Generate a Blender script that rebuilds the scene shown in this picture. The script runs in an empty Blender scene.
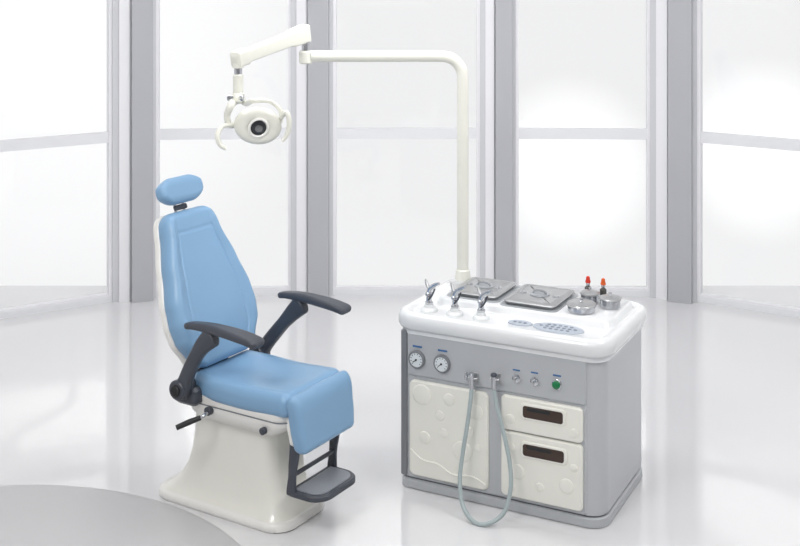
import bpy, bmesh, math
from mathutils import Vector, Matrix, Quaternion
sc = bpy.context.scene
try:
    sc.view_settings.view_transform = 'Standard'
except Exception as e:
    print(e)

# ------------------------------------------------------------------ materials
def lin(c):
    return tuple(((v/255)/12.92 if v/255 <= 0.04045 else ((v/255+0.055)/1.055)**2.4) for v in c)
def mat(name, rgb, rough=0.4, metal=0.0, bump=0.0, scale=60, coat=0.0, var=0.0, emis=0.0, spec=0.5):
    m = bpy.data.materials.new(name); m.use_nodes = True
    nt = m.node_tree; b = nt.nodes['Principled BSDF']
    c = lin(rgb)
    b.inputs['Base Color'].default_value = (*c, 1)
    b.inputs['Roughness'].default_value = rough
    b.inputs['Metallic'].default_value = metal
    b.inputs['Coat Weight'].default_value = coat
    b.inputs['Specular IOR Level'].default_value = spec
    tc = nt.nodes.new('ShaderNodeTexCoord')
    nz = nt.nodes.new('ShaderNodeTexNoise'); nz.inputs['Scale'].default_value = scale
    nz.inputs['Detail'].default_value = 4
    nt.links.new(tc.outputs['Object'], nz.inputs['Vector'])
    if var > 0:
        mx = nt.nodes.new('ShaderNodeMix'); mx.data_type = 'RGBA'
        mx.inputs[6].default_value = (*[v*(1-var) for v in c], 1)
        mx.inputs[7].default_value = (*[min(1, v*(1+var)) for v in c], 1)
        nt.links.new(nz.outputs['Fac'], mx.inputs[0]); nt.links.new(mx.outputs[2], b.inputs['Base Color'])
    if bump > 0:
        bp = nt.nodes.new('ShaderNodeBump'); bp.inputs['Strength'].default_value = bump
        bp.inputs['Distance'].default_value = 0.002
        nt.links.new(nz.outputs['Fac'], bp.inputs['Height']); nt.links.new(bp.outputs['Normal'], b.inputs['Normal'])
    return m
M = dict(
 blue=mat('blue_vinyl', (128,166,200), 0.36, bump=0.10, scale=260, var=0.03),
 dark=mat('dark_grey_plastic', (66,70,79), 0.40, bump=0.1, scale=300),
 black=mat('black_rubber', (28,29,32), 0.5),
 white=mat('white_plastic', (238,237,233), 0.3, coat=0.2),
 cream=mat('cream_enamel', (235,234,226), 0.28, coat=0.3),
 lampc=mat('lamp_enamel', (226,226,217), 0.28, coat=0.3),
 top=mat('white_worktop', (226,228,230), 0.22, coat=0.4),
 well=mat('tray_well_grey', (158,162,167), 0.35),
 grey=mat('grey_panel', (182,185,189), 0.38),
 greyd=mat('grey_trim', (124,127,132), 0.4),
 silver=mat('silver_side_paint', (188,190,194), 0.32, metal=0.15),
 door=mat('ivory_door', (236,235,227), 0.35, coat=0.15),
 chrome=mat('chrome', (200,202,206), 0.14, metal=1.0),
 steel=mat('brushed_steel', (190,191,192), 0.33, metal=0.9, bump=0.08, scale=200),
 hole=mat('dark_recess', (62,46,38), 0.6),
 dial=mat('dial_face', (225,232,236), 0.3),
 bluep=mat('blue_print', (70,110,160), 0.5),
 green=mat('green_button', (20,120,70), 0.3),
 red=mat('red_cap', (205,50,30), 0.35),
 orange=mat('orange_cap', (215,95,40), 0.35),
 tube=mat('grey_silicone', (166,178,180), 0.35),
 pad=mat('keypad_grey', (176,184,196), 0.4),
 padb=mat('keypad_button', (126,135,150), 0.4),
 glassd=mat('lens_dark', (40,42,46), 0.12),
 lens=mat('lens_grey', (120,122,124), 0.15, metal=0.6),
 bottle=mat('bottle_amber', (70,70,66), 0.15),
 wall=mat('wall_paint', (240,240,242), 0.7, bump=0.05, scale=80),
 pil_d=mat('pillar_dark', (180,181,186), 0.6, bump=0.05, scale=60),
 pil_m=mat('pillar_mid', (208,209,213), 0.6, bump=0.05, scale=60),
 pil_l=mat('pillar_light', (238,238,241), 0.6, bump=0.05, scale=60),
 frame=mat('window_frame', (233,234,237), 0.5),
 ceil=mat('ceiling_paint', (244,244,244), 0.8),
 floor_shade=mat('painted_floor_shadow', (190,190,192), 0.30, var=0.02, scale=3),  # grey of the floor shadow, painted as a base colour
)
fm = mat('floor_polished', (223,223,225), 0.07, var=0.02, scale=1.5, spec=0.7, coat=0.5)
gm = bpy.data.materials.new('window_glass'); gm.use_nodes = True
nt = gm.node_tree; nt.nodes.clear()
o = nt.nodes.new('ShaderNodeOutputMaterial'); t = nt.nodes.new('ShaderNodeBsdfTransparent')
g = nt.nodes.new('ShaderNodeBsdfGlossy'); g.inputs['Roughness'].default_value = 0.05
mx = nt.nodes.new('ShaderNodeMixShader'); mx.inputs[0].default_value = 0.04
nt.links.new(t.outputs[0], mx.inputs[1]); nt.links.new(g.outputs[0], mx.inputs[2]); nt.links.new(mx.outputs[0], o.inputs[0])

# ------------------------------------------------------------------ helpers
def root(name, loc=(0,0,0), rz=0):
    e = bpy.data.objects.new(name, None); sc.collection.objects.link(e)
    e.location = loc; e.rotation_euler = (0,0,rz); e.empty_display_size = 0.1
    return e
def mobj(name, verts, faces, m, parent=None, smooth=True, ang=35):
    me = bpy.data.meshes.new(name); me.from_pydata([tuple(v) for v in verts], [], faces); me.update()
    bm = bmesh.new(); bm.from_mesh(me)
    bmesh.ops.remove_doubles(bm, verts=bm.verts, dist=1e-5)
    bmesh.ops.recalc_face_normals(bm, faces=bm.faces); bm.to_mesh(me); bm.free()
    if smooth:
        for p in me.polygons: p.use_smooth = True
        me.set_sharp_from_angle(angle=math.radians(ang))
    ob = bpy.data.objects.new(name, me); sc.collection.objects.link(ob)
    me.materials.append(m)
    if parent: ob.parent = parent
    return ob
def loft(name, rings, m, parent=None, cap=True, ang=35, closed=False):
    n = len(rings[0]); v = [p for r in rings for p in r]; f = []
    for i in range(len(rings)-1):
        for j in range(n):
            f.append((i*n+j, i*n+(j+1)%n, (i+1)*n+(j+1)%n, (i+1)*n+j))
    if cap:
        f.append(tuple(range(n))); f.append(tuple((len(rings)-1)*n+j for j in range(n)))
    return mobj(name, v, f, m, parent, ang=ang)
def rr(x0, x1, y0, y1, r, z, n=7):
    if not isinstance(r, (list, tuple)): r = [r]*4
    pts = []
    cs = [(x1-r[0], y1-r[0], 0, r[0]), (x0+r[1], y1-r[1], 90, r[1]), (x0+r[2], y0+r[2], 180, r[2]), (x1-r[3], y0+r[3], 270, r[3])]
    for cx, cy, a0, q in cs:
        for k in range(n+1):
            a = math.radians(a0+90*k/n); pts.append((cx+q*math.cos(a), cy+q*math.sin(a), z))
    return pts
def box(name, x0,x1,y0,y1,z0,z1, m, parent=None, bev=0.003):
    b = min(bev, (x1-x0)/2.2, (y1-y0)/2.2, (z1-z0)/2.2)
    rings = [rr(x0+b,x1-b,y0+b,y1-b,b,z0,3), rr(x0,x1,y0,y1,b,z0+b,3), rr(x0,x1,y0,y1,b,z1-b,3), rr(x0+b,x1-b,y0+b,y1-b,b,z1,3)]
    return loft(name, rings, m, parent)
def panel(name, u0,u1,z0,z1,v0,v1,r,m,parent,bev=0.004):
    R = [rr(u0,u1,z0,z1,r,v1), rr(u0,u1,z0,z1,r,v0+bev), rr(u0+bev,u1-bev,z0+bev,z1-bev,max(r-bev,.001),v0)]
    R = [[(p[0],p[2],p[1]) for p in q] for q in R]
    return loft(name, R, m, parent)
def frames(pts):
    P = [Vector(p) for p in pts]; T = []
    for i in range(len(P)):
        a = P[max(i-1,0)]; b = P[min(i+1,len(P)-1)]; T.append((b-a).normalized())
    up = Vector((0,0,1)) if abs(T[0].z) < .9 else Vector((1,0,0))
    N = [(up - T[0]*up.dot(T[0])).normalized()]
    for i in range(1, len(P)):
        q = T[i-1].rotation_difference(T[i]); v = q @ N[-1]; v = (v - T[i]*v.dot(T[i])).normalized(); N.append(v)
    return P, T, N
def cat(pts, k=8):
    P = [Vector(p) for p in pts]; out = []
    for i in range(len(P)-1):
        a = P[max(i-1,0)]; b = P[i]; c = P[i+1]; d = P[min(i+2,len(P)-1)]
        for j in range(k):
            t = j/k
            out.append(0.5*((2*b)+(c-a)*t+(2*a-5*b+4*c-d)*t*t+(3*b-a-3*c+d)*t**3))
    out.append(P[-1]); return out
def tube(name, pts, r, m, parent=None, smooth=True, k=8, n=16, flat=1.0):
    if smooth: pp = cat(pts, k)
    else: pp = [Vector(p) for p in pts]
    P, T, N = frames(pp); R = []
    for i in range(len(P)):
        if isinstance(r, (list, tuple)):
            s = i/(len(P)-1)*(len(r)-1); a = int(min(s, len(r)-2)); q = r[a]+(r[a+1]-r[a])*(s-a)
        else: q = r
        B = T[i].cross(N[i])
        R.append([P[i]+N[i]*q*math.cos(2*math.pi*j/n)+B*q*flat*math.sin(2*math.pi*j/n) for j in range(n)])
    return loft(name, R, m, parent)
def lathe(name, prof, m, parent=None, loc=(0,0,0), axis=(0,0,1), n=40, sx=1, sy=1, ang=35):
    q = Vector((0,0,1)).rotation_difference(Vector(axis).normalized()); L = Vector(loc); R = []
    for r, z in prof:
        r = max(r, 1e-4)
        R.append([L + q @ Vector((sx*r*math.cos(2*math.pi*j/n), sy*r*math.sin(2*math.pi*j/n), z)) for j in range(n)])
    return loft(name, R, m, parent, ang=ang)
def cyl(name, p0, p1, r, m, parent=None, b=0.002, n=28, r1=None):
    p0 = Vector(p0); p1 = Vector(p1); L = (p1-p0).length; r1 = r if r1 is None else r1
    b = min(b, L/3, r/2)
    return lathe(name, [(r-b,0),(r,b),(r1,L-b),(r1-b,L)], m, parent, p0, p1-p0, n)
def interp(tab, s):
    for i in range(len(tab)-1):
        a, b = tab[i], tab[i+1]
        if s <= b[0]:
            t = (s-a[0])/(b[0]-a[0]); t = t*t*(3-2*t)*.5+t*.5
            return a[1]+(b[1]-a[1])*t
    return tab[-1][1]
def pad(name, spine, wtab, ht, m, parent, yc=0, rend=0.03, rw=0.04, sgn=1, face=None, N=48, ny=30, cr=0.85, k=10):
    sp = cat([(p[0],0,p[1]) for p in spine], k)
    D = [0]
    for i in range(1, len(sp)): D.append(D[-1]+(sp[i]-sp[i-1]).length)
    L = D[-1]
    def at(d):
        for i in range(1, len(sp)):
            if d <= D[i]+1e-9:
                t = (d-D[i-1])/max(D[i]-D[i-1],1e-9); return sp[i-1].lerp(sp[i], t)
        return sp[-1]
    R = []
    for i in range(N+1):
        s = .5-.5*math.cos(math.pi*i/N); s = .55*s+.45*(i/N); d = s*L
        p = at(d); dd = (at(min(d+.01,L))-at(max(d-.01,0))).normalized()
        nrm = Vector((-dd.z,0,dd.x))*sgn
        de = min(d, L-d)
        h = ht if not isinstance(ht, (list,)) else interp(ht, s)
        f1 = math.sqrt(max(0,1-(1-min(de/rend,1))**2)); f2 = math.sqrt(max(0,1-(1-min(de/max(rw,1e-4),1))**2))
        hh = h*max(f1,.03); w = interp(wtab, s)-rw*(1-f2)
        r = min(hh*cr, w*.9); ring = []
        for j in range(ny+1):
            y = (w-r)*(-1+2*j/ny); ring.append((y, hh))
        for a in range(1,6):
            t = math.pi/2*(1-a/6); ring.append((w-r+r*math.cos(t), hh-r+r*math.sin(t)))
        ring.append((w, 0))
        for a in range(1,6):
            t = -math.pi/2*(a/6); ring.append((w-r+r*math.cos(t), -hh+r+r*math.sin(t)))
        for j in range(9):
            ring.append(((w-r)*(1-2*j/8), -hh))
        for a in range(1,6):
            t = -math.pi/2-math.pi/2*(a/6); ring.append((-w+r+r*math.cos(t), -hh+r+r*math.sin(t)))
        ring.append((-w, 0))
        for a in range(1,6):
            t = math.pi-math.pi/2*(a/6); ring.append((-w+r+r*math.cos(t), hh-r+r*math.sin(t)))
        q = []
        for (y, nn) in ring:
            if face and nn > 0: nn = nn + face(y/w, s, y, d, L)*f1*(nn/hh)
            q.append(p+nrm*nn+Vector((0,yc+y,0)))
        R.append(q)
    return loft(name, R, m, parent, ang=50)

# ------------------------------------------------------------------ ROOM
CE = 3.6
bay = [(-4.0,7.83),(-2.15,8.97),(-1.85,9.08),(-.83,9.14),(-.51,9.14),(.61,9.14),(.88,9.14),(1.90,9.10),(2.22,8.97),(4.0,7.85)]
mobj('floor', [(-4.1,-2.1,0),(4.1,-2.1,0),(4.1,9.4,0),(-4.1,9.4,0),(-4.1,-2.1,-.08),(4.1,-2.1,-.08),(4.1,9.4,-.08),(-4.1,9.4,-.08)],
     [(0,1,2,3),(4,5,6,7),(0,1,5,4),(1,2,6,5),(2,3,7,6),(3,0,4,7)], fm, smooth=False)
box('ceiling', -4.1,4.1,-2.1,9.4,CE,CE+.1, M['ceil'], bev=.001)
box('wall_left', -4.1,-4.0,-2.0,7.85,0,CE, M['wall'], bev=.001)
box('wall_right', 4.0,4.1,-2.0,7.9,0,CE, M['wall'], bev=.001)
box('wall_back', -4.1,4.1,-2.1,-2.0,0,CE, M['wall'], bev=.001)
def oriented(p, q, off0, off1, s0, s1, z0, z1, name, m, par):
    p = Vector((p[0],p[1],0)); q = Vector((q[0],q[1],0)); d = (q-p).normalized(); n = Vector((-d.y,d.x,0)); L = (q-p).length
    a = p+d*s0; b = p+d*(L+s1)
    v = []
    for z in (z0,z1):
        for (w,o) in ((a,off0),(b,off0),(b,off1),(a,off1)):
            u = w+n*o; v.append((u.x,u.y,z))
    return mobj(name, v, [(0,1,2,3),(4,5,6,7),(0,1,5,4),(1,2,6,5),(2,3,7,6),(3,0,4,7)], m, par, smooth=False)
wi = 1
for i in range(0, len(bay)-1):
    p, q = bay[i], bay[i+1]
    if i % 2 == 0:
        r0 = root('window_%d' % wi); wi += 1
        oriented(p,q,.0,.06,0,0,0,.045,'sill',M['frame'],r0)
        oriented(p,q,.0,.06,0,0,3.2,CE,'head',M['frame'],r0)
        oriented(p,q,.01,.05,0,0,1.19,1.27,'transom',M['frame'],r0)
        oriented(p,q,.005,.055,0,-0,.045,.06,'glazing_bead',M['pil_l'],r0)
        Lq = (Vector(q)-Vector(p)).length
        oriented(p,q,.0,.06,0,-(Lq-.025),.045,3.2,'jamb_a',M['pil_l'],r0)
        oriented(p,q,.0,.06,Lq-.025,0,.045,3.2,'jamb_b',M['pil_l'],r0)
        gl = oriented(p,q,.025,.03,0.025,-.025,.05,3.2,'glass',gm,r0)
    else:
        r0 = root('trim_%d' % (i//2+1))
        L = (Vector(q)-Vector(p)).length
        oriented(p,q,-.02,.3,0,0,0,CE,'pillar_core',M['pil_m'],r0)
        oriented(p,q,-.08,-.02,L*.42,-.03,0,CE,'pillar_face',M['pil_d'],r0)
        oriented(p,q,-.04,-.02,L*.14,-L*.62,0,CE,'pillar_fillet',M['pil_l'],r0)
lathe('floor_shadow_disc', [(1.29,0),(1.30,.001),(1.298,.002),(1.28,.003),(0.01,.003)], M['floor_shade'], None, (-1.8,4.6,0.0), n=120)  # thin disc whose darker grey stands in for a shadow on the floor

# ------------------------------------------------------------------ TREATMENT CABINET
CB = (0.459,5.66,0); CR = math.radians(-27)
cab = root('treatment_cabinet', CB, CR)
W2 = .517; DP = .67
def cr_(o, z, r=.055): return rr(-W2-o, W2+o, -o, DP+o, [r+o,r+o,r+o,r+.03+o], z, 10)
loft('plinth', [cr_(-.01,0), cr_(.006,.004), cr_(.006,.040), cr_(-.002,.046)], M['grey'], cab)
loft('plinth_gap', [cr_(-.010,.042), cr_(-.010,.058)], M['greyd'], cab)
loft('body', [cr_(-.004,.054), cr_(0,.058), cr_(0,.775)], M['silver'], cab)
panel('corner_strip', -.508,-.474,.06,.77,-.006,.03,.006,M['greyd'],cab)
panel('fascia', -.470,.438,.558,.762,-.010,.02,.012,M['grey'],cab)
panel('front_frame', -.470,.438,.058,.552,-.004,.02,.012,M['grey'],cab)
panel('door_left', -.456,-.040,.075,.538,-.022,.01,.03,M['door'],cab,bev=.008)
def bump_disc(nm,u,z,r):
    lathe(nm, [(r,0),(r,.0012),(r*.95,.0036),(r*.85,.0046),(.001,.005)], M['door'], cab, (u,-.0215,z), (0,-1,0), 36, ang=70)
for k,(u,z,r) in enumerate([(-.385,.475,.050),(-.24,.475,.030),(-.29,.39,.024),(-.10,.44,.036),(-.14,.34,.026),(-.27,.31,.022),(-.37,.27,.030),(-.17,.24,.05),(-.09,.27,.018)]):
    bump_disc('relief_%d'%k,u,z,r)
tube('relief_wave', [(-.445,-.022,.20),(-.38,-.0225,.16),(-.3,-.0225,.155),(-.22,-.0225,.12),(-.12,-.0225,.13),(-.052,-.022,.105)], .005, M['door'], cab)
def slot(u0,u1,z0,z1,nm):
    panel(nm+'_rim',u0-.014,u1+.014,z0-.011,z1+.011,-.030,-.015,.018,M['door'],cab)
    panel(nm+'_recess',u0,u1,z0,z1,-.0315,-.02,.012,M['hole'],cab,bev=.0005)
    panel(nm+'_grip',u0+.02,u1-.06,z1-.022,z1-.006,-.033,-.02,.006,M['black'],cab,bev=.001)
panel('drawer', .026,.424,.385,.545,-.022,.01,.02,M['door'],cab,bev=.007)
panel('door_right', .026,.424,.075,.378,-.022,.01,.022,M['door'],cab,bev=.007)
slot(.14,.335,.462,.516,'slot_a'); slot(.14,.34,.285,.339,'slot_b')
for k,(u,z,r) in enumerate([(.075,.44,.022),(.385,.43,.02),(.11,.20,.035),(.22,.15,.02),(.35,.18,.035),(.08,.31,.018),(.385,.27,.018),(.08,.12,.018)]):
    bump_disc('relief_b%d'%k,u,z,r)
for k,(u,z) in enumerate([(-.415,.64),(-.280,.64)]):
    lathe('gauge_%d'%k, [(.044,0),(.044,.012),(.040,.018),(.035,.018),(.035,.013),(.001,.013)], M['greyd'], cab, (u,-.010,z), (0,-1,0), 40)
    lathe('gauge_dial_%d'%k, [(.035,0),(.035,.002),(.001,.002)], M['dial'], cab, (u,-.0225,z), (0,-1,0), 40)
    for a in range(-135,136,30):
        ra = math.radians(a); s, c = math.sin(ra), math.cos(ra)
        cyl('tick', (u+.024*s,-.0255,z+.024*c), (u+.031*s,-.0255,z+.031*c), .0013, M['black'], cab, n=8)
    cyl('needle', (u,-.027,z), (u-.018,-.027,z-.014), .0016, M['black'], cab, n=8)
    cyl('hub', (u,-.024,z), (u,-.03,z), .005, M['black'], cab)
    panel('label', u-.025,u+.025,z+.056,z+.065,-.0115,-.009,.002,M['bluep'],cab,bev=.0003)
for k,(u,z) in enumerate([(-.108,.595),(.005,.610)]):
    panel('hook_plate_%d'%k, u-.018,u+.018,z-.02,z+.03,-.016,-.008,.006,M['steel'],cab,bev=.002)
    cyl('hook_stem_%d'%k, (u,-.012,z), (u,-.06,z), .009, M['chrome'], cab)
    cyl('hook_body_%d'%k, (u,-.055,z-.035), (u,-.055,z+.028), .012, M['chrome'], cab)
    cyl('hook_grip_%d'%k, (u-.02,-.055,z+.014), (u+.03,-.055,z+.014), .006, M['steel'], cab)
    lathe('hook_tip_%d'%k, [(.013,0),(.016,.006),(.013,.014),(.004,.018)], M['dark'] if k else M['chrome'], cab, (u,-.055,z+.026))
cyl('valve_side', (-.148,-.03,.590),(-.148,-.03,.625),.008,M['chrome'],cab)
cyl('valve_side_arm', (-.148,-.03,.600),(-.108,-.05,.600),.006,M['chrome'],cab)
for k,(u,z) in enumerate([(.10,.638),(.19,.640)]):
    lathe('knob_base_%d'%k, [(.02,0),(.02,.004),(.014,.006)], M['chrome'], cab, (u,-.010,z-.01), (0,-1,0), 24)
    cyl('knob_lever_%d'%k, (u-.002,-.026,z-.012),(u+.024,-.036,z+.006),.007,M['chrome'],cab)
    cyl('knob_hub_%d'%k, (u,-.012,z-.01),(u,-.034,z-.01),.010,M['steel'],cab)
    panel('label', u-.018,u+.018,z+.026,z+.033,-.0115,-.009,.002,M['bluep'],cab,bev=.0003)
lathe('power_ring', [(.024,0),(.024,.005),(.019,.008)], M['chrome'], cab, (.300,-.010,.634), (0,-1,0), 32)
lathe('power_button', [(.019,0),(.019,.014),(.014,.018),(.001,.019)], M['green'], cab, (.300,-.012,.634), (0,-1,0), 32)
panel('label', .280,.320,.670,.678,-.0115,-.009,.002,M['bluep'],cab,bev=.0003)
tube('hose', [(-.108,-.055,.565),(-.108,-.07,.50),(-.12,-.085,.38),(-.135,-.10,.26),(-.135,-.13,.15),(-.105,-.165,.06),(-.04,-.20,.014),(.03,-.20,.014),(.095,-.16,.06),(.115,-.12,.16),(.10,-.095,.27),(.06,-.075,.40),(.02,-.06,.51),(.005,-.055,.58)], .010, M['tube'], cab, n=14)
# worktop
def tr(o, z, r=.085): return rr(-W2-o, W2+o, -o, DP+o, [r+o]*4, z, 12)
loft('worktop_skirt', [tr(-.02,.760), tr(.008,.754), tr(.014,.758), tr(.014,.79)], M['top'], cab, ang=50)
loft('worktop', [tr(.0,.780), tr(.024,.781), tr(.033,.796), tr(.034,.826), tr(.028,.846), tr(.014,.859), tr(-.004,.861), tr(-.018,.857), tr(-.026,.850), tr(-.040,.846)], M['top'], cab, ang=60)
def dk(o, z): return rr(-.42-o,.475+o,.225-o,.628+o,.05+o,z,8)
loft('tray_deck', [dk(.022,.844), dk(.010,.852), dk(.004,.872), dk(-.008,.880)], M['top'], cab, ang=60)
def oval(name,u,v,a,b,z,h,m):
    lathe(name, [(1.0,0),(1.0,h*.6),(.96,h),(.001,h)], m, cab, (u,v,z), n=40, sx=a, sy=b)
oval('keypad_small', .07,.115,.062,.038,.845,.007,M['pad'])
oval('keypad_large', .26,.120,.125,.066,.845,.007,M['pad'])
for a in range(-3,4):
    for b in (-1,0,1):
        if abs(a)+abs(b) < 4: oval('key', .26+a*.028,.120+b*.030,.009,.008,.851,.003,M['padb'])
for a in (-1,0,1): oval('key', .07+a*.026,.115,.008,.009,.851,.003,M['padb'])
for k,u in enumerate([-.405,-.265,-.125]):
    v = .100
    lathe('spray_base_%d'%k, [(.042,0),(.042,.008),(.036,.016),(.025,.020),(.022,.035)], M['top'], cab, (u,v,.845), ang=50)
    lathe('spray_collar_%d'%k, [(.019,0),(.021,.01),(.014,.018),(.014,.04),(.019,.045),(.019,.056),(.010,.064)], M['chrome'], cab, (u,v,.879))
    tube('spray_handle_%d'%k, [(u,v,.932),(u+.008,v-.004,.957),(u+.035,v-.01,.980),(u+.065,v-.02,.994)], [.014,.013,.010,.006], M['chrome'], cab)
    tube('spray_nozzle_%d'%k, [(u+.004,v,.952),(u-.014,v+.005,.975),(u-.022,v+.008,1.0)], [.009,.008,.005], M['steel'], cab)
    tube('spray_lever_%d'%k, [(u+.004,v-.014,.905),(u+.026,v-.022,.93),(u+.042,v-.022,.965)], .0045, M['dark'], cab)

def c2w(u,v,z):
    a = CR; return (CB[0]+u*math.cos(a)-v*math.sin(a), CB[1]+u*math.sin(a)+v*math.cos(a), z)
TZ = .8835
for nm,(u,v,w_,d_) in {'well_a':(-.25,.43,.29,.345),'well_b':(.055,.42,.30,.365)}.items():
    loft(nm, [rr(u-w_/2,u+w_/2,v-d_/2,v+d_/2,.035,.876,6), rr(u-w_/2,u+w_/2,v-d_/2,v+d_/2,.035,.882,6), rr(u-w_/2+.003,u+w_/2-.003,v-d_/2+.003,v+d_/2-.003,.032,.883,6)], M['well'], cab)
def tray(u,v,w,d,rz=0):
    t = root('steel_instrument_tray', c2w(u,v,TZ), CR+rz)
    def q(o,z): return rr(-w/2-o,w/2+o,-d/2-o,d/2+o,.025+o,z,7)
    loft('pan',[q(-.012,0),q(-.004,.003),q(0,.012),q(.006,.014)],M['steel'],t)
    loft('lid',[q(.006,.0145),q(.008,.017),q(.004,.020),q(-.012,.024),q(-.02,.026),q(-.028,.022)],M['steel'],t,ang=25)
    lathe('handle_recess',[(.050,.0),(.050,.004),(.045,.006),(.040,.004),(.001,.001)],M['well'],t,(0,0,.022))
    for s in (-1,1):
        lathe('vent_boss',[(.017,0),(.017,.003),(.01,.005),(.001,.005)],M['chrome'],t,(s*w*.33,0,.022))
    tube('handle',[(-.034,0,.027),(-.026,0,.038),(0,0,.042),(.026,0,.038),(.034,0,.027)],.005,M['chrome'],t,n=10)
    return t
tray(-.25,.43,.245,.295)
tray(.055,.42,.26,.32)
def canister(u,v,r,h):
    t = root('steel_canister', c2w(u,v,.8805), CR)
    lathe('cup',[(r*.92,0),(r,.004),(r,h*.7),(r*1.06,h*.72)],M['chrome'],t)
    lathe('lid',[(r*1.08,0),(r*1.1,.004),(r*1.06,.009),(r*.8,.014),(r*.3,.017),(.001,.018)],M['steel'],t,(0,0,h*.72+.001))
    lathe('knob',[(r*.14,0),(r*.1,.006),(r*.2,.014),(.001,.018)],M['chrome'],t,(0,0,h*.72+.018))
canister(.305,.325,.066,.042)
canister(.295,.49,.045,.055)
canister(.410,.45,.050,.055)
def bottle(u,v,c,z=.8805):
    t = root('medicine_bottle', c2w(u,v,z), CR)
    lathe('glass',[(.015,0),(.017,.003),(.017,.045),(.008,.055),(.008,.061)],M['bottle'],t,n=24)
    lathe('collar',[(.010,0),(.010,.012)],M['chrome'],t,(0,0,.058),n=20)
    lathe('cap',[(.012,0),(.014,.005),(.010,.02),(.009,.03),(.002,.034)],c,t,(0,0,.069),n=20)
bottle(.255,.580,M['red'])
bottle(.335,.578,M['orange'])

# ------------------------------------------------------------------ LAMP
pl = c2w(-.435,.577,0); px, py = pl[0], pl[1]
Z0 = .8810
lamp = root('examination_lamp', (px,py,Z0), 0)
def Lp(x,y,z): return (x-px,y-py,z-Z0)
lathe('collar',[(.042,0),(.042,.012),(.040,.02),(.038,.05),(.033,.055)],M['lampc'],lamp)
ZT = 2.066
xe = -.50
arc = [(px,py,.89),(px,py,1.5),(px,py,ZT-.11)]
for a in range(1,9):
    t = math.radians(a*90/8); arc.append((px-.11+.11*math.cos(t),py,ZT-.11+.11*math.sin(t)))
arc += [(0,py,ZT),(xe+.03,py,ZT)]
tube('post_and_arm',[Lp(*p) for p in arc],.031,M['lampc'],lamp,smooth=False,n=28)
cyl('pivot_housing',Lp(xe,py,ZT-.04),Lp(xe,py,ZT+.03),.037,M['lampc'],lamp,b=.008)
cyl('pivot_pin',Lp(xe,py,ZT+.03),Lp(xe,py,ZT+.10),.022,M['chrome'],lamp)
A = Vector(Lp(xe-.015,py+.0,2.184)); B = Vector(Lp(-.80,5.93,2.092))
d = (B-A).normalized(); s = d.cross(Vector((0,0,1))).normalized(); u = s.cross(d)
def sec(c,w,h):
    pts = rr(-w,w,-h,h,min(w,h)*.35,0,5); return [c+s*p[0]+u*p[1] for p in pts]
loft('spring_arm',[sec(A-d*.035,.022,.028),sec(A-d*.02,.036,.048),sec(A+d*.1,.034,.044),sec(A+d*.13,.030,.036),sec(B-d*.07,.028,.032),sec(B-d*.05,.034,.040),sec(B+d*.02,.032,.038),sec(B+d*.03,.018,.02)],M['lampc'],lamp)
bx, by, bz = B.x, B.y, B.z
cyl('drop_collar',(bx,by,bz-.08),(bx,by,bz-.03),.020,M['chrome'],lamp)
cyl('drop_cap',(bx,by,bz-.045),(bx,by,bz-.02),.028,M['lampc'],lamp)
cyl('drop_post',(bx,by,bz-.17),(bx,by,bz-.075),.026,M['lampc'],lamp,b=.006)
lathe('joint',[(.001,-.034),(.022,-.03),(.034,-.012),(.034,.012),(.022,.03),(.001,.034)],M['lampc'],lamp,(bx,by,bz-.190),ang=80)
cyl('joint_knob',(bx-.05,by-.005,bz-.190),(bx+.03,by-.02,bz-.190),.017,M['chrome'],lamp)
H = Vector(Lp(-.682,5.75,1.79)); ax = Vector((.26,-1,-.28)).normalized()
lathe('head_dish',[(.001,-.08),(.05,-.075),(.08,-.056),(.108,-.024),(.119,0),(.119,.012),(.110,.022),(.09,.028),(.058,.030),(.053,.024)],M['lampc'],lamp,H,ax,48,sx=.97,sy=.78,ang=60)
lathe('lens_ring',[(.050,0),(.052,.012),(.044,.016),(.038,.010)],M['white'],lamp,H+ax*.022,ax)
lathe('lens',[(.040,0),(.040,.009),(.029,.015),(.001,.018)],M['glassd'],lamp,H+ax*.022,ax)
lathe('lens_bulb_shield',[(.018,0),(.018,.012),(.001,.016)],M['lens'],lamp,H+ax*.03,ax)
sd = ax.cross(Vector((0,0,1))).normalized()
if sd.x > 0: sd = -sd
up = sd.cross(ax); up = up if up.z > 0 else -up
def HP(a,b,c): return H+sd*a+up*b+ax*c
J = Vector((bx,by,bz-.190))
tube('yoke_arm',[J,J+Vector((-.03,0,-.03)),HP(.125,.10,-.03),HP(.145,.05,-.02),HP(.134,.0,-.02),HP(.108,0,-.02)],[.020,.022,.019,.016,.015,.014],M['lampc'],lamp)
tube('yoke_arm_right',[J,J+Vector((.04,0,-.03)),HP(.02,.110,-.04),HP(-.06,.105,-.04),HP(-.115,.055,-.03),HP(-.11,0,-.02)],[.016,.015,.012,.011,.011,.012],M['lampc'],lamp)
tube('grip_left',[HP(.125,0,-.01),HP(.17,.01,.02),HP(.195,-.02,.05),HP(.185,-.06,.07),HP(.155,-.08,.08)],[.012,.012,.013,.012,.008],M['lampc'],lamp)
tube('grip_right',[HP(-.112,.03,-.01),HP(-.132,.07,.02),HP(-.145,.035,.04),HP(-.138,-.025,.05),HP(-.112,-.06,.06)],[.012,.012,.013,.012,.008],M['lampc'],lamp)

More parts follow.
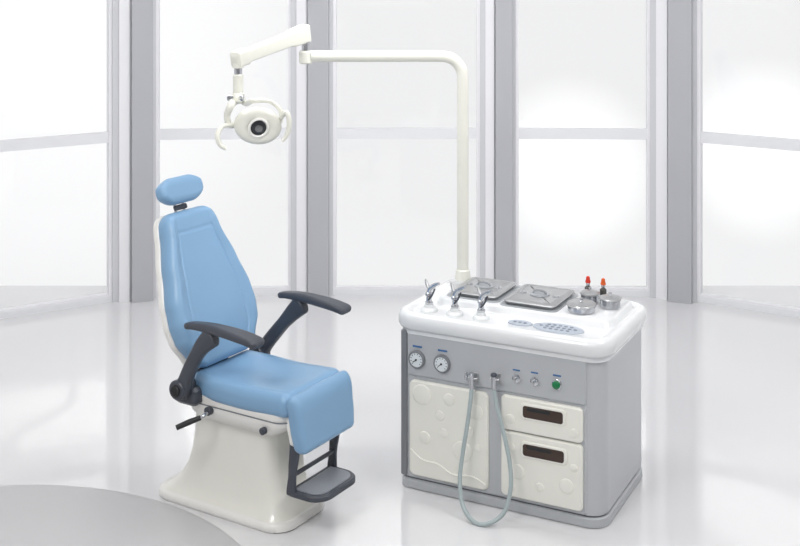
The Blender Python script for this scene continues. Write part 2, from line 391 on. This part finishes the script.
# ------------------------------------------------------------------ CHAIR
ch = root('examination_chair', (-.78,5.75,0), math.radians(-32))
def pr(x0,x1,w,r,z): return rr(x0,x1,-w,w,r,z,10)
loft('pedestal_base',[pr(-.37,.41,.19,.10,0),pr(-.38,.42,.195,.105,.006),pr(-.38,.42,.195,.105,.03),pr(-.365,.41,.185,.10,.042)],M['white'],ch,ang=50)
loft('pedestal_column',[pr(-.36,.40,.182,.09,.040),pr(-.32,.378,.168,.085,.060),pr(-.265,.35,.152,.08,.11),pr(-.22,.33,.142,.07,.18),pr(-.19,.318,.138,.06,.26),pr(-.175,.312,.140,.06,.34),pr(-.165,.32,.148,.06,.42),pr(-.155,.33,.16,.06,.47)],M['cream'],ch,ang=50)
loft('seat_shell',[pr(-.10,.36,.17,.06,.43),pr(-.14,.42,.205,.07,.47),pr(-.15,.45,.215,.07,.50),pr(-.15,.455,.217,.07,.56)],M['white'],ch,ang=50)
loft('shell_line',[pr(-.152,.457,.2185,.07,.515),pr(-.152,.457,.2185,.07,.520)],M['greyd'],ch)
cyl('shell_knob',(.34,-.217,.475),(.34,-.24,.475),.016,M['dark'],ch)
def seatface(t,s,y,d,L):
    g = -.018*math.exp(-(t/.55)**2)*math.sin(math.pi*min(1,max(0,s)))
    g -= .004*math.exp(-((abs(t)-.80)/.02)**2)
    return g+ .008
pad('seat_cushion',[(-.12,.597),(.0,.588),(.2,.582),(.36,.588),(.475,.594)],[(0,.21),(.3,.232),(1,.228)],.052,M['blue'],ch,rend=.045,rw=.05,face=seatface,ny=60)
pad('leg_cushion',[(.455,.630),(.487,.598),(.500,.52),(.515,.42),(.518,.39)],[(0,.222),(.6,.214),(1,.198)],.040,M['blue'],ch,rend=.03,rw=.03)
pad('leg_panel_back',[(.43,.56),(.458,.46),(.462,.41)],[(0,.19),(1,.18)],.02,M['white'],ch,rend=.01,rw=.02)
def backface(t,s,y,d,L):
    g = .004
    k = .66
    g += .014*math.exp(-((abs(t)-.86)/.13)**2)*min(1,max(0,(s-.02)*5))*(1 if s<.9 else max(0,(1-s)*10))
    g -= .005*math.exp(-((abs(t)-k)/.022)**2)*(1 if .1 < s < .86 else 0)
    g -= .004*math.exp(-((s-.86)/.008)**2)*(1 if abs(t) < k else 0)
    g += .010*math.exp(-(t/.5)**2)*math.exp(-((s-.22)/.18)**2)
    return g
wb = [(0,.19),(.08,.225),(.20,.275),(.30,.287),(.42,.280),(.62,.240),(.85,.187),(1,.162)]
bs = [(-.080,.655),(-.108,.74),(-.165,.90),(-.225,1.05),(-.285,1.19),(-.343,1.345)]
pad('back_cushion',bs,wb,.042,M['blue'],ch,rend=.04,rw=.055,sgn=-1,face=backface,ny=80,N=90)
wb2 = [(a,b-.012) for a,b in wb]
pad('back_shell',[(x-.055,z-.02) for x,z in bs],wb2,.022,M['white'],ch,rend=.03,rw=.05,sgn=-1)
pad('headrest_cushion',[(-.345,1.380),(-.365,1.44),(-.388,1.505)],[(0,.125),(.4,.150),(.7,.150),(1,.12)],.036,M['blue'],ch,rend=.04,rw=.06,sgn=-1)
pad('headrest_shell',[(-.382,1.385),(-.397,1.44),(-.415,1.485)],[(0,.10),(.5,.125),(1,.10)],.016,M['white'],ch,rend=.02,rw=.05,sgn=-1)
for s_ in (-.03,.03):
    cyl('headrest_stem',(-.350,s_,1.28),(-.388,s_,1.42),.007,M['chrome'],ch)
pad('headrest_bracket',[(-.358,1.345),(-.368,1.370)],[(0,.045),(1,.045)],.008,M['dark'],ch,rend=.006,rw=.01,sgn=-1)
pad('back_bracket',[(-.13,.50),(-.155,.60),(-.16,.72),(-.19,.84)],[(0,.12),(1,.08)],.022,M['dark'],ch,rend=.01,rw=.02,sgn=-1)
cyl('hinge_axle',(-.09,-.27,.60),(-.09,.27,.60),.022,M['dark'],ch)
for sy,nm,dx,dz in ((-1,'near',-.03,0),(1,'far',.035,.01)):
    y = sy*.295
    pad('arm_strut_'+nm,[(-.10,.565),(-.07,.63),(-.005+dx*.5,.73),(.07+dx,.82+dz),(.14+dx,.885+dz)],[(0,.022),(1,.024)],[(0,.044),(.25,.034),(.6,.032),(1,.05)],M['dark'],ch,yc=y,rend=.02,rw=.008,ny=6,cr=.5)
    cyl('arm_pivot_'+nm,(-.095,sy*.25,.60),(-.095,sy*.325,.60),.046,M['dark'],ch,b=.006)
    cyl('arm_pivot_cap_'+nm,(-.095,sy*.32,.60),(-.095,sy*.335,.60),.026,M['black'],ch,b=.004)
    e = .03 if sy > 0 else .01
    pad('arm_pad_'+nm,[(-.045+dx+e,.897+dz),(.02+dx+e*.6,.908+dz),(.14+dx,.912+dz),(.28+dx,.905+dz),(.37+dx,.893+dz),(.405+dx,.880+dz)],[(0,.024),(.3,.030),(.75,.046),(1,.046)],[(0,.014),(.4,.021),(1,.016)],M['dark'],ch,yc=y,rend=.016,rw=.028,ny=12)
box('hinge_block', -.16,-.03,-.27,-.20,.515,.60, M['dark'], ch, bev=.015)
tube('lever_rod',[(.02,-.22,.50),(.03,-.27,.495),(.02,-.30,.485)],.008,M['chrome'],ch)
tube('lever_grip',[(.025,-.29,.49),(-.01,-.33,.475),(-.05,-.37,.455)],[.011,.013,.012],M['black'],ch)
cyl('lever_boss',(.02,-.215,.50),(.02,-.24,.50),.02,M['dark'],ch)
for sy in (-1,1):
    pad('foot_strap',[(.45,.46),(.462,.39),(.452,.30),(.445,.21),(.447,.185)],[(0,.011),(1,.011)],[(0,.02),(.3,.026),(.7,.02),(1,.026)],M['dark'],ch,yc=sy*.158,rend=.008,rw=.004,ny=4,cr=.5)
def fp(o,z): return rr(.427-o,.615+o,-.165-o,.160+o,[.085+o,.02+o,.02+o,.085+o],z,10)
loft('foot_plate',[fp(-.008,.177),fp(0,.182),fp(0,.200),fp(-.006,.206)],M['dark'],ch)
loft('foot_tread',[fp(-.022,.205),fp(-.024,.210)],mat('tread_grey',(134,138,146),.5,bump=.8,scale=120),ch)
cyl('foot_crossbar',(.452,-.158,.275),(.452,.158,.275),.010,M['dark'],ch)
cyl('foot_crossbar_low',(.457,-.158,.45),(.457,.158,.45),.012,M['dark'],ch)

# ------------------------------------------------------------------ LIGHT
w = bpy.data.worlds.new('sky'); sc.world = w; w.use_nodes = True
nt = w.node_tree; bg = nt.nodes['Background']; 
tc = nt.nodes.new('ShaderNodeTexCoord')
def glow(d, lo, amp):
    dv = Vector(d).normalized()
    vm = nt.nodes.new('ShaderNodeVectorMath'); vm.operation = 'DOT_PRODUCT'; vm.inputs[1].default_value = dv
    nt.links.new(tc.outputs['Generated'], vm.inputs[0])
    mr = nt.nodes.new('ShaderNodeMapRange'); mr.interpolation_type = 'SMOOTHSTEP'
    mr.inputs['From Min'].default_value = lo; mr.inputs['From Max'].default_value = 1.0
    mr.inputs['To Min'].default_value = 0; mr.inputs['To Max'].default_value = amp
    nt.links.new(vm.outputs['Value'], mr.inputs['Value']); return mr.outputs[0]
def dirpx(px_, py_): return ((px_-400)/1200, 1, -(py_+50)/1200)
gs = [glow(dirpx(570,165), math.cos(math.radians(4.5)), .22), glow(dirpx(765,150), math.cos(math.radians(4.5)), .22), glow(dirpx(60,20), math.cos(math.radians(14.0)), .14)]
cur = None
for gq in gs:
    ad = nt.nodes.new('ShaderNodeMath'); ad.operation = 'ADD'; nt.links.new(gq, ad.inputs[0])
    if cur is None: ad.inputs[1].default_value = .93
    else: nt.links.new(cur, ad.inputs[1])
    cur = ad.outputs[0]
bg.inputs['Color'].default_value = (.99,.993,1,1)
nt.links.new(cur, bg.inputs['Strength'])
def area(name, loc, tgt, size, e, sy=None, col=(1,1,1)):
    l = bpy.data.lights.new(name,'AREA'); l.energy = e; l.size = size; l.color = col
    if sy: l.shape = 'RECTANGLE'; l.size_y = sy
    ob = bpy.data.objects.new(name, l); sc.collection.objects.link(ob); ob.location = loc
    ob.rotation_euler = (Vector(tgt)-Vector(loc)).to_track_quat('-Z','Y').to_euler()
area('fill_light', (-1.3,3.2,3.5), (-.5,5.8,.4), 1.3, 88, col=(1,.985,.96))  # unseen area lights, no fixtures, added to brighten chair, cabinet and room
area('fill_light.001', (2.4,4.2,3.5), (.9,5.8,.5), 1.4, 60, col=(1,.985,.96))
area('fill_light.002', (0,6.2,3.55), (0,9.0,.8), 3.2, 88, 1.2)  # added wash light, brightens the pillars and window frames
area('fill_light.003', (0,0.5,3.55), (0,2.5,0), 3.0, 55, 2)

# ------------------------------------------------------------------ CAMERA
cd = bpy.data.cameras.new('camera'); cam = bpy.data.objects.new('camera', cd); sc.collection.objects.link(cam)
cam.location = (0,0,2.63); cam.rotation_euler = (math.radians(90),0,0)
cd.sensor_fit = 'HORIZONTAL'; cd.sensor_width = 36; cd.lens = 54; cd.shift_y = -323/800
cd.clip_end = 100
sc.camera = cam
